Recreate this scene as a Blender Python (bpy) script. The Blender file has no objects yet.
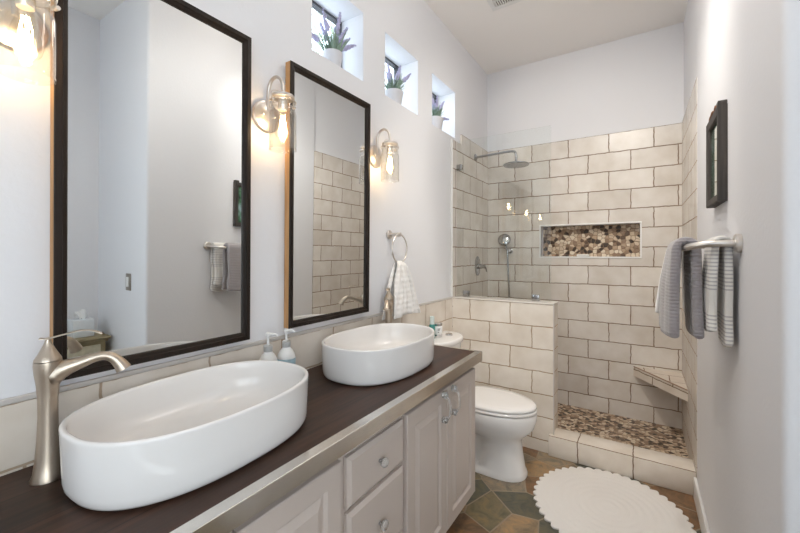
import bpy, bmesh, math, random
from mathutils import Vector, Matrix, noise
random.seed(7)
PI = math.pi
sc = bpy.context.scene
C = sc.collection

# ------------------------------------------------------------------ camera, world, lights, exposure
cam_data = bpy.data.cameras.new('camera')
cam_data.sensor_width = 36.0
cam_data.lens = 372.67 / 800 * 36
cam_data.shift_y = -(266.5 - 253.37) / 800
cam_data.clip_start = 0.02
cam = bpy.data.objects.new('camera', cam_data)
cam.location = (1.2477, 0, 1.365)
cam.rotation_euler = (PI / 2, 0, 0.571784)
C.objects.link(cam)
sc.camera = cam

world = bpy.data.worlds.new('daylight')
sc.world = world
world.use_nodes = True
bgn = world.node_tree.nodes['Background']
bgn.inputs[0].default_value = (0.76, 0.87, 1.0, 1)
bgn.inputs[1].default_value = 3.6

sc.view_settings.view_transform = 'Standard'
sc.view_settings.look = 'None'
sc.view_settings.gamma = 1.0
sc.view_settings.use_curve_mapping = False
sc.view_settings.exposure = 0.12
sc.cycles.use_denoising = True
sc.cycles.max_bounces = 14
sc.cycles.transparent_max_bounces = 24
sc.cycles.diffuse_bounces = 6
sc.cycles.glossy_bounces = 8
sc.cycles.caustics_reflective = False
sc.cycles.caustics_refractive = False
sc.cycles.sample_clamp_indirect = 6.0

CEILING_LAMPS = [((0.95, 0.60, 2.85), 5), ((0.95, 1.70, 2.75), 9)]   # glowing globes added out of view as fill: place, radiance
SPOTS = [((0.35, 0.80, 3.105), (1.514, 1.75, 1.25), 27), ((1.15, 1.35, 3.105), (0.70, 3.50, 1.15), 62), ((0.85, 1.95, 3.105), (1.05, 3.0, 0.2), 30)]   # spots added as fill for the towel wall and shower: place, target, watts
LAMP_COLOR = (1.0, 0.945, 0.875)
BULB_WATTS = 0.65
BULB_COLOR = (1.0, 0.78, 0.52)

def area(name, loc, rot, sx, sy, power, color):
    l = bpy.data.lights.new(name, 'AREA'); l.shape = 'RECTANGLE'; l.size = sx; l.size_y = sy
    l.energy = power; l.color = color
    o = bpy.data.objects.new(name, l); o.location = loc; o.rotation_euler = rot; C.objects.link(o)
    return o
# added fill light, set outside two invented windows behind and beside the camera
area('daylight_rear', (1.65, -1.72, 1.75), (PI / 2, 0, 0), 1.15, 1.5, 2, (0.84, 0.92, 1.0))
area('daylight_alcove', (2.44, -0.75, 1.45), (0, PI / 2, 0), 1.75, 1.35, 14, (1.0, 0.94, 0.86))

# ------------------------------------------------------------------ helpers
def link(o):
    C.objects.link(o); return o

def tag(o, label=None, cat=None, group=None, kind=None):
    if label: o['label'] = label
    if cat: o['category'] = cat
    if group: o['group'] = group
    if kind: o['kind'] = kind
    return o

def thing(name, label, cat, loc, group=None):
    o = bpy.data.objects.new(name, None)
    o.empty_display_size = 0.05
    o.location = loc
    link(o)
    return tag(o, label, cat, group)

def root_of(o):
    while o.parent: o = o.parent
    return o

def obj(name, bm, mat, parent=None, smooth=True, angle=40, label=None, origin=None):
    """link bm (world coordinates) as ONE mesh object; with a parent it is stored relative to the thing's base"""
    bmesh.ops.remove_doubles(bm, verts=bm.verts, dist=1e-6)
    bmesh.ops.recalc_face_normals(bm, faces=bm.faces)
    me = bpy.data.meshes.new(name)
    if parent:
        off = Vector(root_of(parent).location)
    else:
        if origin is None:
            xs = [v.co.x for v in bm.verts]; ys = [v.co.y for v in bm.verts]; zs = [v.co.z for v in bm.verts]
            off = Vector(((min(xs) + max(xs)) / 2, (min(ys) + max(ys)) / 2, min(zs)))
        else:
            off = Vector(origin)
    bmesh.ops.translate(bm, vec=-off, verts=bm.verts)
    bm.to_mesh(me); bm.free()
    if smooth:
        me.polygons.foreach_set('use_smooth', [True] * len(me.polygons))
        try:
            me.set_sharp_from_angle(angle=math.radians(angle))
        except Exception:
            pass
    me.materials.append(mat)
    o = bpy.data.objects.new(name, me)
    if parent: o.parent = parent
    else: o.location = off
    link(o)
    if label: o['label'] = label
    return o

def dup(root, loc, label=None, rotz=None):
    r = root.copy(); link(r); r.location = loc
    if rotz is not None: r.rotation_euler = (0, 0, rotz)
    if label: r['label'] = label
    def kids(src, dst):
        for ch in list(src.children):
            c = ch.copy(); link(c); c.parent = dst
            kids(ch, c)
    kids(root, r)
    return r

def B(): return bmesh.new()

def box(bm, x0, x1, y0, y1, z0, z1, bev=0.0, seg=2):
    r = bmesh.ops.create_cube(bm, size=1.0)
    vs = r['verts']
    for v in vs:
        v.co = Vector((x0 + (v.co.x + .5) * (x1 - x0), y0 + (v.co.y + .5) * (y1 - y0), z0 + (v.co.z + .5) * (z1 - z0)))
    if bev > 0:
        es = list({e for v in vs for e in v.link_edges})
        bmesh.ops.bevel(bm, geom=es, offset=bev, segments=seg, profile=0.5, affect='EDGES')
    return bm

def loft(bm, rings, cap0=True, cap1=True, closed=True):
    vr = [[bm.verts.new(p) for p in r] for r in rings]
    n = len(vr[0])
    for a, b in zip(vr[:-1], vr[1:]):
        for i in range(n if closed else n - 1):
            j = (i + 1) % n
            bm.faces.new((a[i], a[j], b[j], b[i]))
    if cap0 and closed: bm.faces.new(list(reversed(vr[0])))
    if cap1 and closed: bm.faces.new(vr[-1])
    return bm

def lathe(bm, prof, c, axis='z', seg=32, cap0=True, cap1=True):
    """prof: list of (radius, height along axis)"""
    rings = []
    for r, h in prof:
        ring = []
        r = max(r, 1e-4)
        for i in range(seg):
            a = 2 * PI * i / seg
            p = (r * math.cos(a), r * math.sin(a), h)
            if axis == 'x': p = (p[2], p[0], p[1])
            elif axis == 'y': p = (p[1], p[2], p[0])
            ring.append(Vector(c) + Vector(p))
        rings.append(ring)
    return loft(bm, rings, cap0, cap1)

def smooth_path(pts, n=6):
    pts = [Vector(p) for p in pts]
    out = []
    P = [2 * pts[0] - pts[1]] + pts + [2 * pts[-1] - pts[-2]]
    for i in range(1, len(P) - 2):
        p0, p1, p2, p3 = P[i - 1], P[i], P[i + 1], P[i + 2]
        for k in range(n):
            t = k / n
            out.append(0.5 * ((2 * p1) + (-p0 + p2) * t + (2 * p0 - 5 * p1 + 4 * p2 - p3) * t * t + (-p0 + 3 * p1 - 3 * p2 + p3) * t ** 3))
    out.append(pts[-1])
    return out

def tube(bm, pts, rad, seg=12, flat=1.0, cyc=False):
    pts = [Vector(p) for p in pts]
    n = len(pts)
    if not isinstance(rad, (list, tuple)): rad = [rad] * n
    elif len(rad) != n:
        m = len(rad)
        rr = []
        for i in range(n):
            t = i / (n - 1) * (m - 1); k = min(int(t), m - 2); f = t - k
            rr.append(rad[k] * (1 - f) + rad[k + 1] * f)
        rad = rr
    T = []
    for i in range(n):
        if cyc: d = pts[(i + 1) % n] - pts[i - 1]
        else: d = pts[min(i + 1, n - 1)] - pts[max(i - 1, 0)]
        T.append(d.normalized())
    up = Vector((0, 0, 1)) if abs(T[0].z) < .9 else Vector((1, 0, 0))
    N = (up - T[0] * up.dot(T[0])).normalized()
    rings = []
    for i in range(n):
        N = (N - T[i] * N.dot(T[i])).normalized()
        Bn = T[i].cross(N)
        rings.append([pts[i] + (N * math.cos(a) * flat + Bn * math.sin(a)) * rad[i] for a in [2 * PI * k / seg for k in range(seg)]])
    if cyc:
        rings.append(rings[0])
        return loft(bm, rings, False, False)
    return loft(bm, rings)

def sup_ring(cx, cy, a, b, z, n=2.0, seg=72):
    r = []
    for i in range(seg):
        t = 2 * PI * i / seg
        ct, st = math.cos(t), math.sin(t)
        r.append(Vector((cx + a * math.copysign(abs(ct) ** (2 / n), ct), cy + b * math.copysign(abs(st) ** (2 / n), st), z)))
    return r

# ------------------------------------------------------------------ materials
def nodes_of(m):
    m.use_nodes = True
    nt = m.node_tree
    return nt, nt.nodes, nt.links, nt.nodes['Principled BSDF']

def pm(name, col, rough=.5, metal=0.0, noise_amt=0.0, noise_scale=20, bump=0.0, bump_scale=60, coat=0.0, sheen=0.0, spec=.5, sub=0.0):
    m = bpy.data.materials.new(name)
    nt, N, L, p = nodes_of(m)
    p.inputs['Base Color'].default_value = (*col, 1)
    p.inputs['Roughness'].default_value = rough
    p.inputs['Metallic'].default_value = metal
    p.inputs['Coat Weight'].default_value = coat
    p.inputs['Sheen Weight'].default_value = sheen
    p.inputs['Specular IOR Level'].default_value = spec
    tc = N.new('ShaderNodeTexCoord')
    nz = N.new('ShaderNodeTexNoise'); nz.inputs['Scale'].default_value = noise_scale; nz.inputs['Detail'].default_value = 4
    L.new(tc.outputs['Object'], nz.inputs['Vector'])
    if noise_amt > 0:
        mx = N.new('ShaderNodeMix'); mx.data_type = 'RGBA'
        mx.inputs['A'].default_value = (*[c * (1 - noise_amt) for c in col], 1)
        mx.inputs['B'].default_value = (*[min(1, c * (1 + noise_amt)) for c in col], 1)
        L.new(nz.outputs['Fac'], mx.inputs['Factor']); L.new(mx.outputs['Result'], p.inputs['Base Color'])
    if bump > 0:
        n2 = N.new('ShaderNodeTexNoise'); n2.inputs['Scale'].default_value = bump_scale; n2.inputs['Detail'].default_value = 3
        L.new(tc.outputs['Object'], n2.inputs['Vector'])
        b = N.new('ShaderNodeBump'); b.inputs['Strength'].default_value = bump; b.inputs['Distance'].default_value = .004
        L.new(n2.outputs['Fac'], b.inputs['Height']); L.new(b.outputs['Normal'], p.inputs['Normal'])
    return m

def math_node(N, L, op, a, b=None, c=None):
    n = N.new('ShaderNodeMath'); n.operation = op
    for i, x in enumerate((a, b, c)):
        if x is None: continue
        if isinstance(x, (int, float)): n.inputs[i].default_value = x
        else: L.new(x, n.inputs[i])
    return n.outputs[0]

def face_coords(N, L, off):
    """surface coordinates of an axis-aligned face: (x or y, z or y), each less its offset"""
    g = N.new('ShaderNodeNewGeometry')
    sp = N.new('ShaderNodeSeparateXYZ'); L.new(g.outputs['Position'], sp.inputs[0])
    sn = N.new('ShaderNodeSeparateXYZ'); L.new(g.outputs['True Normal'], sn.inputs[0])
    x = math_node(N, L, 'SUBTRACT', sp.outputs[0], off[0])
    y = math_node(N, L, 'SUBTRACT', sp.outputs[1], off[1])
    z = math_node(N, L, 'SUBTRACT', sp.outputs[2], off[2])
    fx = math_node(N, L, 'GREATER_THAN', math_node(N, L, 'ABSOLUTE', sn.outputs[0]), .6)
    fz = math_node(N, L, 'GREATER_THAN', math_node(N, L, 'ABSOLUTE', sn.outputs[2]), .6)
    def sel(f, a, b):
        m = N.new('ShaderNodeMix'); L.new(f, m.inputs['Factor']); L.new(a, m.inputs[2]); L.new(b, m.inputs[3]); return m.outputs[0]
    return sel(fx, x, y), sel(fz, z, y)

def tile_mat(name, off, col1=(.80, .76, .71), col2=(.69, .645, .595), grout=(.27, .195, .14), rough=.27):
    m = bpy.data.materials.new(name)
    nt, N, L, p = nodes_of(m)
    u, v = face_coords(N, L, off)
    g = N.new('ShaderNodeNewGeometry')
    nz = N.new('ShaderNodeTexNoise'); nz.inputs['Scale'].default_value = 20; nz.inputs['Detail'].default_value = 2
    L.new(g.outputs['Position'], nz.inputs['Vector'])
    sc3 = N.new('ShaderNodeSeparateColor'); L.new(nz.outputs['Color'], sc3.inputs[0])
    u2 = math_node(N, L, 'MULTIPLY_ADD', math_node(N, L, 'SUBTRACT', sc3.outputs[0], .5), .016, u)
    v2 = math_node(N, L, 'MULTIPLY_ADD', math_node(N, L, 'SUBTRACT', sc3.outputs[1], .5), .011, v)
    cb = N.new('ShaderNodeCombineXYZ'); L.new(u2, cb.inputs[0]); L.new(v2, cb.inputs[1])
    br = N.new('ShaderNodeTexBrick')
    br.inputs['Scale'].default_value = 1; br.inputs['Brick Width'].default_value = .306; br.inputs['Row Height'].default_value = .1553
    br.inputs['Mortar Size'].default_value = .0042; br.inputs['Mortar Smooth'].default_value = .35; br.inputs['Bias'].default_value = 0
    br.inputs['Color1'].default_value = (*col1, 1); br.inputs['Color2'].default_value = (*col2, 1); br.inputs['Mortar'].default_value = (*grout, 1)
    L.new(cb.outputs[0], br.inputs['Vector'])
    # cloudy glaze
    n2 = N.new('ShaderNodeTexNoise'); n2.inputs['Scale'].default_value = 7; n2.inputs['Detail'].default_value = 5
    L.new(g.outputs['Position'], n2.inputs['Vector'])
    rp = N.new('ShaderNodeValToRGB')
    rp.color_ramp.elements[0].position = .3; rp.color_ramp.elements[0].color = (.86, .83, .79, 1)
    rp.color_ramp.elements[1].position = .7; rp.color_ramp.elements[1].color = (1, 1, 1, 1)
    L.new(n2.outputs['Fac'], rp.inputs[0])
    mx = N.new('ShaderNodeMix'); mx.data_type = 'RGBA'; mx.blend_type = 'MULTIPLY'; mx.inputs['Factor'].default_value = 1
    L.new(br.outputs['Color'], mx.inputs['A']); L.new(rp.outputs[0], mx.inputs['B'])
    L.new(mx.outputs['Result'], p.inputs['Base Color'])
    r2 = math_node(N, L, 'MULTIPLY_ADD', br.outputs['Fac'], .5, rough)
    L.new(r2, p.inputs['Roughness'])
    L.new(math_node(N, L, 'MULTIPLY_ADD', br.outputs['Fac'], -.32, .32), p.inputs['Specular IOR Level'])   # glaze shines, grout does not
    h = math_node(N, L, 'MULTIPLY_ADD', br.outputs['Fac'], -1.0, math_node(N, L, 'MULTIPLY', n2.outputs['Fac'], .6))
    b = N.new('ShaderNodeBump'); b.inputs['Strength'].default_value = .45; b.inputs['Distance'].default_value = .004
    L.new(h, b.inputs['Height']); L.new(b.outputs['Normal'], p.inputs['Normal'])
    return m

def ramp(N, L, fac, stops, interp='LINEAR'):
    r = N.new('ShaderNodeValToRGB'); r.color_ramp.interpolation = interp
    el = r.color_ramp.elements
    while len(el) < len(stops): el.new(.5)
    for e, (pos, col) in zip(el, stops):
        e.position = pos; e.color = (*col, 1)
    L.new(fac, r.inputs[0])
    return r.outputs[0]

def pebble_mat(name, scale, stretch=(1, 1), off=(0, 0, 0)):
    m = bpy.data.materials.new(name)
    nt, N, L, p = nodes_of(m)
    u, v = face_coords(N, L, off)
    cb = N.new('ShaderNodeCombineXYZ')
    L.new(math_node(N, L, 'MULTIPLY', u, stretch[0]), cb.inputs[0]); L.new(math_node(N, L, 'MULTIPLY', v, stretch[1]), cb.inputs[1])
    vd = N.new('ShaderNodeTexVoronoi'); vd.voronoi_dimensions = '2D'; vd.feature = 'DISTANCE_TO_EDGE'; vd.inputs['Scale'].default_value = scale
    vc = N.new('ShaderNodeTexVoronoi'); vc.voronoi_dimensions = '2D'; vc.feature = 'F1'; vc.inputs['Scale'].default_value = scale
    for t in (vd, vc):
        t.inputs['Randomness'].default_value = .85
        L.new(cb.outputs[0], t.inputs['Vector'])
    s3 = N.new('ShaderNodeSeparateColor'); L.new(vc.outputs['Color'], s3.inputs[0])
    col = ramp(N, L, s3.outputs[0], [(0, (.05, .033, .022)), (.14, (.13, .08, .05)), (.26, (.30, .20, .13)), (.42, (.47, .34, .23)), (.60, (.66, .53, .39)), (.80, (.76, .65, .51))], 'CONSTANT')
    nz = N.new('ShaderNodeTexNoise'); nz.inputs['Scale'].default_value = 90
    L.new(cb.outputs[0], nz.inputs['Vector'])
    edge = N.new('ShaderNodeMapRange'); edge.inputs[1].default_value = .03; edge.inputs[2].default_value = .09
    L.new(vd.outputs['Distance'], edge.inputs[0])
    mx = N.new('ShaderNodeMix'); mx.data_type = 'RGBA'
    mx.inputs['A'].default_value = (.30, .20, .125, 1)
    L.new(edge.outputs[0], mx.inputs['Factor']); L.new(col, mx.inputs['B'])
    L.new(mx.outputs['Result'], p.inputs['Base Color'])
    p.inputs['Roughness'].default_value = .35
    h = N.new('ShaderNodeMapRange'); h.inputs[2].default_value = .25; L.new(vd.outputs['Distance'], h.inputs[0]); h.interpolation_type = 'SMOOTHSTEP'
    b = N.new('ShaderNodeBump'); b.inputs['Strength'].default_value = .8; b.inputs['Distance'].default_value = .006
    L.new(h.outputs[0], b.inputs['Height']); L.new(b.outputs['Normal'], p.inputs['Normal'])
    return m

def slate_mat():
    m = bpy.data.materials.new('slate_flagstones')
    nt, N, L, p = nodes_of(m)
    g = N.new('ShaderNodeNewGeometry')
    mp = N.new('ShaderNodeMapping'); mp.inputs['Rotation'].default_value = (0, 0, math.radians(31)); mp.inputs['Location'].default_value = (.13, .07, 0)
    L.new(g.outputs['Position'], mp.inputs['Vector'])
    vd = N.new('ShaderNodeTexVoronoi'); vd.voronoi_dimensions = '2D'; vd.feature = 'DISTANCE_TO_EDGE'
    vc = N.new('ShaderNodeTexVoronoi'); vc.voronoi_dimensions = '2D'; vc.feature = 'F1'
    for t in (vd, vc):
        t.inputs['Scale'].default_value = 4.6; t.inputs['Randomness'].default_value = .7
        L.new(mp.outputs[0], t.inputs['Vector'])
    s3 = N.new('ShaderNodeSeparateColor'); L.new(vc.outputs['Color'], s3.inputs[0])
    base = ramp(N, L, s3.outputs[1], [(0, (.10, .095, .068)), (.15, (.20, .115, .060)), (.32, (.185, .15, .085)), (.50, (.13, .12, .078)), (.62, (.29, .20, .115)), (.76, (.155, .13, .080)), (.88, (.25, .20, .14))], 'CONSTANT')
    nz = N.new('ShaderNodeTexNoise'); nz.inputs['Scale'].default_value = 11; nz.inputs['Detail'].default_value = 8; nz.inputs['Roughness'].default_value = .65
    nz.inputs['Distortion'].default_value = 1.2
    L.new(g.outputs['Position'], nz.inputs['Vector'])
    vein = ramp(N, L, nz.outputs['Fac'], [(.32, (.55, .60, .62)), (.5, (1, 1, 1)), (.68, (1.5, 1.3, 1.0))])
    mx = N.new('ShaderNodeMix'); mx.data_type = 'RGBA'; mx.blend_type = 'MULTIPLY'; mx.inputs['Factor'].default_value = 1
    L.new(base, mx.inputs['A']); L.new(vein, mx.inputs['B'])
    e = N.new('ShaderNodeMapRange'); e.inputs[1].default_value = .012; e.inputs[2].default_value = .022; L.new(vd.outputs['Distance'], e.inputs[0])
    m2 = N.new('ShaderNodeMix'); m2.data_type = 'RGBA'; m2.inputs['A'].default_value = (.30, .235, .165, 1)
    L.new(e.outputs[0], m2.inputs['Factor']); L.new(mx.outputs['Result'], m2.inputs['B'])
    L.new(m2.outputs['Result'], p.inputs['Base Color'])
    p.inputs['Roughness'].default_value = .42
    h = math_node(N, L, 'ADD', e.outputs[0], math_node(N, L, 'MULTIPLY', nz.outputs['Fac'], .8))
    b = N.new('ShaderNodeBump'); b.inputs['Strength'].default_value = .5; b.inputs['Distance'].default_value = .004
    L.new(h, b.inputs['Height']); L.new(b.outputs['Normal'], p.inputs['Normal'])
    return m

def wood_mat(name, c1, c2, axis=1, rough=.3, scale=30, plank=None):
    m = bpy.data.materials.new(name)
    nt, N, L, p = nodes_of(m)
    tc = N.new('ShaderNodeNewGeometry')
    mp = N.new('ShaderNodeMapping')
    s = [scale] * 3; s[axis] = scale * .06
    mp.inputs['Scale'].default_value = s
    L.new(tc.outputs['Position'], mp.inputs['Vector'])
    nz = N.new('ShaderNodeTexNoise'); nz.inputs['Scale'].default_value = 1; nz.inputs['Detail'].default_value = 6; nz.inputs['Roughness'].default_value = .65; nz.inputs['Distortion'].default_value = .6
    L.new(mp.outputs[0], nz.inputs['Vector'])
    col = ramp(N, L, nz.outputs['Fac'], [(.3, c1), (.7, c2)])
    L.new(col, p.inputs['Base Color'])
    if plank:
        sp = N.new('ShaderNodeSeparateXYZ'); L.new(tc.outputs['Position'], sp.inputs[0])
        q = math_node(N, L, 'DIVIDE', sp.outputs[0], plank)
        fr = math_node(N, L, 'FRACT', q)
        wn = N.new('ShaderNodeTexWhiteNoise'); wn.noise_dimensions = '1D'; L.new(math_node(N, L, 'FLOOR', q), wn.inputs['W'])
        k = math_node(N, L, 'MULTIPLY_ADD', wn.outputs['Value'], .7, .65)
        line = math_node(N, L, 'GREATER_THAN', fr, .025)
        k2 = math_node(N, L, 'MULTIPLY', k, math_node(N, L, 'MULTIPLY_ADD', line, .6, .4))
        vm = N.new('ShaderNodeVectorMath'); vm.operation = 'SCALE'; L.new(col, vm.inputs[0]); L.new(k2, vm.inputs['Scale'])
        L.new(vm.outputs[0], p.inputs['Base Color'])
    p.inputs['Roughness'].default_value = rough; p.inputs['Specular IOR Level'].default_value = .28
    b = N.new('ShaderNodeBump'); b.inputs['Strength'].default_value = .15; b.inputs['Distance'].default_value = .002
    L.new(nz.outputs['Fac'], b.inputs['Height']); L.new(b.outputs['Normal'], p.inputs['Normal'])
    return m

def glass_mat(name, tint=(.98, .99, .985), ior=1.45, rough=0.0, gloss=1.0):
    m = bpy.data.materials.new(name); m.use_nodes = True
    nt = m.node_tree; N = nt.nodes; L = nt.links
    N.remove(N['Principled BSDF']); out = N['Material Output']
    t = N.new('ShaderNodeBsdfTransparent'); t.inputs[0].default_value = (*tint, 1)
    g = N.new('ShaderNodeBsdfGlossy'); g.inputs['Roughness'].default_value = rough
    ge = N.new('ShaderNodeNewGeometry')
    dt = N.new('ShaderNodeVectorMath'); dt.operation = 'DOT_PRODUCT'
    L.new(ge.outputs['Incoming'], dt.inputs[0]); L.new(ge.outputs['Normal'], dt.inputs[1])
    c1 = math_node(N, L, 'SUBTRACT', 1.0, math_node(N, L, 'ABSOLUTE', dt.outputs['Value']))
    f0 = ((ior - 1) / (ior + 1)) ** 2
    fr = math_node(N, L, 'MULTIPLY_ADD', math_node(N, L, 'POWER', c1, 5.0), 1 - f0, f0)   # Schlick, alike from both sides
    mx = N.new('ShaderNodeMixShader')
    L.new(math_node(N, L, 'MULTIPLY', fr, gloss), mx.inputs[0])
    L.new(t.outputs[0], mx.inputs[1]); L.new(g.outputs[0], mx.inputs[2]); L.new(mx.outputs[0], out.inputs[0])
    return m

def emit_mat(name, col, strength):
    m = bpy.data.materials.new(name)
    nt, N, L, p = nodes_of(m)
    p.inputs['Base Color'].default_value = (*col, 1)
    p.inputs['Emission Color'].default_value = (*col, 1)
    p.inputs['Emission Strength'].default_value = strength
    return m

def stripe_mat():
    m = pm('striped_cotton', (.80, .78, .74), .9, sheen=.3)
    nt, N, L, p = nodes_of(m)
    g = N.new('ShaderNodeNewGeometry'); sp = N.new('ShaderNodeSeparateXYZ'); L.new(g.outputs['Position'], sp.inputs[0])
    fr = math_node(N, L, 'FRACT', math_node(N, L, 'DIVIDE', sp.outputs[2], .0125))
    line = math_node(N, L, 'GREATER_THAN', fr, .62)
    band = math_node(N, L, 'FRACT', math_node(N, L, 'DIVIDE', math_node(N, L, 'SUBTRACT', sp.outputs[2], 1.165), .22))
    inb = math_node(N, L, 'GREATER_THAN', band, .36)
    f = math_node(N, L, 'MULTIPLY', line, inb)
    mx = N.new('ShaderNodeMix'); mx.data_type = 'RGBA'
    mx.inputs['A'].default_value = (.80, .775, .73, 1); mx.inputs['B'].default_value = (.52, .50, .50, 1)
    L.new(f, mx.inputs['Factor']); L.new(mx.outputs['Result'], p.inputs['Base Color'])
    nz = N.new('ShaderNodeTexNoise'); nz.inputs['Scale'].default_value = 350; L.new(g.outputs['Position'], nz.inputs['Vector'])
    b = N.new('ShaderNodeBump'); b.inputs['Strength'].default_value = .5; b.inputs['Distance'].default_value = .002
    L.new(nz.outputs['Fac'], b.inputs['Height']); L.new(b.outputs['Normal'], p.inputs['Normal'])
    return m

def terry_mat(name, col, ribs=0.0):
    m = pm(name, col, .95, sheen=.5)
    nt, N, L, p = nodes_of(m)
    g = N.new('ShaderNodeNewGeometry'); sp = N.new('ShaderNodeSeparateXYZ'); L.new(g.outputs['Position'], sp.inputs[0])
    nz = N.new('ShaderNodeTexNoise'); nz.inputs['Scale'].default_value = 260; L.new(g.outputs['Position'], nz.inputs['Vector'])
    h = nz.outputs['Fac']
    if ribs:
        w = math_node(N, L, 'SINE', math_node(N, L, 'MULTIPLY', sp.outputs[2], 2 * PI / ribs))
        h = math_node(N, L, 'MULTIPLY_ADD', w, .45, h)
    b = N.new('ShaderNodeBump'); b.inputs['Strength'].default_value = .6; b.inputs['Distance'].default_value = .003
    L.new(h, b.inputs['Height']); L.new(b.outputs['Normal'], p.inputs['Normal'])
    return m

M = dict(
    wall=pm('painted_wall', (.765, .765, .785), .65, bump=.22, bump_scale=70),
    ceil=pm('painted_ceiling', (.90, .87, .84), .8, bump=.2, bump_scale=60),
    trim=pm('white_trim_paint', (.80, .79, .77), .35),
    tile_back=tile_mat('glazed_tile_back', (.1155, .289, -.1378)),
    tile_half=tile_mat('glazed_tile_half_wall', (.002, .05, -.0728), (.86, .805, .73), (.79, .73, .65), grout=(.42, .31, .21)),
    tile_strip=tile_mat('glazed_tile_wainscot', (.002, .415 - .153, -.0728), (.80, .735, .665), (.74, .675, .60), grout=(.46, .36, .27)),
    tile_curb=tile_mat('glazed_tile_curb', (.296, .02, -.17), (.84, .78, .70), (.80, .735, .655)),
    tile_bench=tile_mat('glazed_tile_bench', (.05, .12, -.02), (.80, .73, .645), (.76, .68, .60)),
    pebble_floor=pebble_mat('pebble_mosaic_floor', 36, (1, 1.25)),
    pebble_niche=pebble_mat('pebble_mosaic_niche', 33),
    slate=slate_mat(),
    counter=wood_mat('dark_stained_wood', (.015, .007, .004), (.064, .029, .017), 1, .36, 26, .14),
    rawwood=wood_mat('raw_pine_side', (.40, .21, .085), (.60, .35, .16), 2, .55, 60),
    darkframe=wood_mat('ebonised_frame_wood', (.007, .005, .004), (.024, .014, .009), 2, .5, 50),
    steel=pm('brushed_steel_edge', (.80, .77, .72), .2, 1.0, noise_amt=.08, noise_scale=30),
    nickel=pm('brushed_nickel', (.50, .425, .345), .34, 1.0, noise_amt=.05),
    satin=pm('satin_nickel', (.70, .66, .615), .33, 1.0, noise_amt=.04),
    chrome=pm('chrome', (.62, .62, .62), .12, 1.0),
    darkchrome=pm('shower_chrome', (.42, .42, .42), .16, 1.0),
    mirror=pm('mirror_silver', (.86, .88, .88), .0, 1.0),
    ceramic=pm('white_glazed_ceramic', (.82, .80, .78), .09),
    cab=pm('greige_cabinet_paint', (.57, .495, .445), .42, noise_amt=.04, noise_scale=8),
    cabdark=pm('cabinet_shadow_gap', (.20, .17, .15), .6),
    crystal=pm('crystal_knob', (.96, .96, .96), .04),
    glass=glass_mat('clear_shower_glass', (.98, .992, .986), 1.5, 0, 1.0),
    jar=glass_mat('clear_jar_glass', (.95, .95, .94), 1.6, .03, 1.5),
    bulbglass=glass_mat('bulb_glass', (.99, .96, .90), 1.45),
    filament=emit_mat('glowing_filament', (1.0, .70, .38), 150),
    diffuser=emit_mat('lamp_diffuser', (1.0, .93, .85), 2.0),
    white_plastic=pm('white_plastic', (.80, .80, .79), .3),
    blue_label=pm('pale_blue_label', (.36, .52, .60), .45, noise_amt=.35, noise_scale=60),
    teal=pm('teal_liquid_plastic', (.06, .27, .24), .2),
    clearcap=pm('frosted_cap', (.62, .70, .68), .25),
    graytowel=terry_mat('grey_terry', (.335, .308, .315), .012),
    whitetowel=terry_mat('white_terry', (.80, .79, .78)),
    striped=stripe_mat(),
    handtowel=terry_mat('white_hand_terry', (.80, .775, .745), .03),
    rug=terry_mat('white_cotton_rug', (.80, .765, .725)),
    picframe=wood_mat('weathered_picture_frame', (.025, .023, .022), (.085, .072, .064), 2, .6, 45),
    rust=pm('rusty_metal', (.22, .10, .045), .6, .4, noise_amt=.4),
    table=pm('distressed_olive_paint', (.27, .22, .12), .5, noise_amt=.5, noise_scale=14),
    tissuebox=pm('pale_tissue_box', (.72, .75, .77), .2, noise_amt=.08),
    tissue=pm('tissue_paper', (.88, .88, .87), .9),
    leaf=pm('lavender_leaf', (.24, .33, .26), .6, noise_amt=.35),
    lavender=pm('lavender_bloom', (.46, .44, .62), .8, noise_amt=.3, noise_scale=60),
    pot=pm('whitewashed_pot', (.66, .65, .67), .6, noise_amt=.06),
    soil=pm('dark_soil', (.05, .035, .025), .9),
    winframe=pm('dark_window_frame', (.06, .06, .065), .4),
    ventdark=pm('vent_duct_dark', (.10, .07, .05), .8),
    treeleaf=pm('pale_tree_leaf', (.42, .48, .36), .7, noise_amt=.3),
    bark=pm('tree_bark', (.25, .22, .19), .9),
    switch=pm('pewter_switch_plate', (.30, .27, .235), .4, .6),
    soap=pm('white_soap', (.82, .80, .75), .5),
)
M['crystal'].node_tree.nodes['Principled BSDF'].inputs['Transmission Weight'].default_value = .8
def art_mat():
    m = pm('framed_green_print', (.1, .2, .15), .15)
    nt, N, L, p = nodes_of(m)
    g = N.new('ShaderNodeNewGeometry')
    nz = N.new('ShaderNodeTexNoise'); nz.inputs['Scale'].default_value = 18; nz.inputs['Detail'].default_value = 4
    L.new(g.outputs['Position'], nz.inputs['Vector'])
    L.new(ramp(N, L, nz.outputs['Fac'], [(.3, (.02, .05, .035)), (.48, (.06, .16, .09)), (.6, (.16, .28, .25)), (.75, (.30, .42, .45))]), p.inputs['Base Color'])
    p.inputs['Roughness'].default_value = .04; p.inputs['Coat Weight'].default_value = 1
    return m
M['art'] = art_mat()

# ------------------------------------------------------------------ the setting
CEIL, Y0, YB, XR, XA = 3.105, -1.6, 3.5, 1.514, 2.29
def struct(name, bm, m, smooth=False, angle=30):
    return tag(obj(name, bm, m, None, smooth, angle), kind='structure')

struct('floor', box(B(), -.2, XA + .2, Y0 - .2, YB + .2, -.06, 0), M['slate'])
struct('ceiling', box(B(), -.2, XA + .2, Y0 - .2, YB + .2, CEIL, CEIL + .06), M['ceil'])

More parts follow.
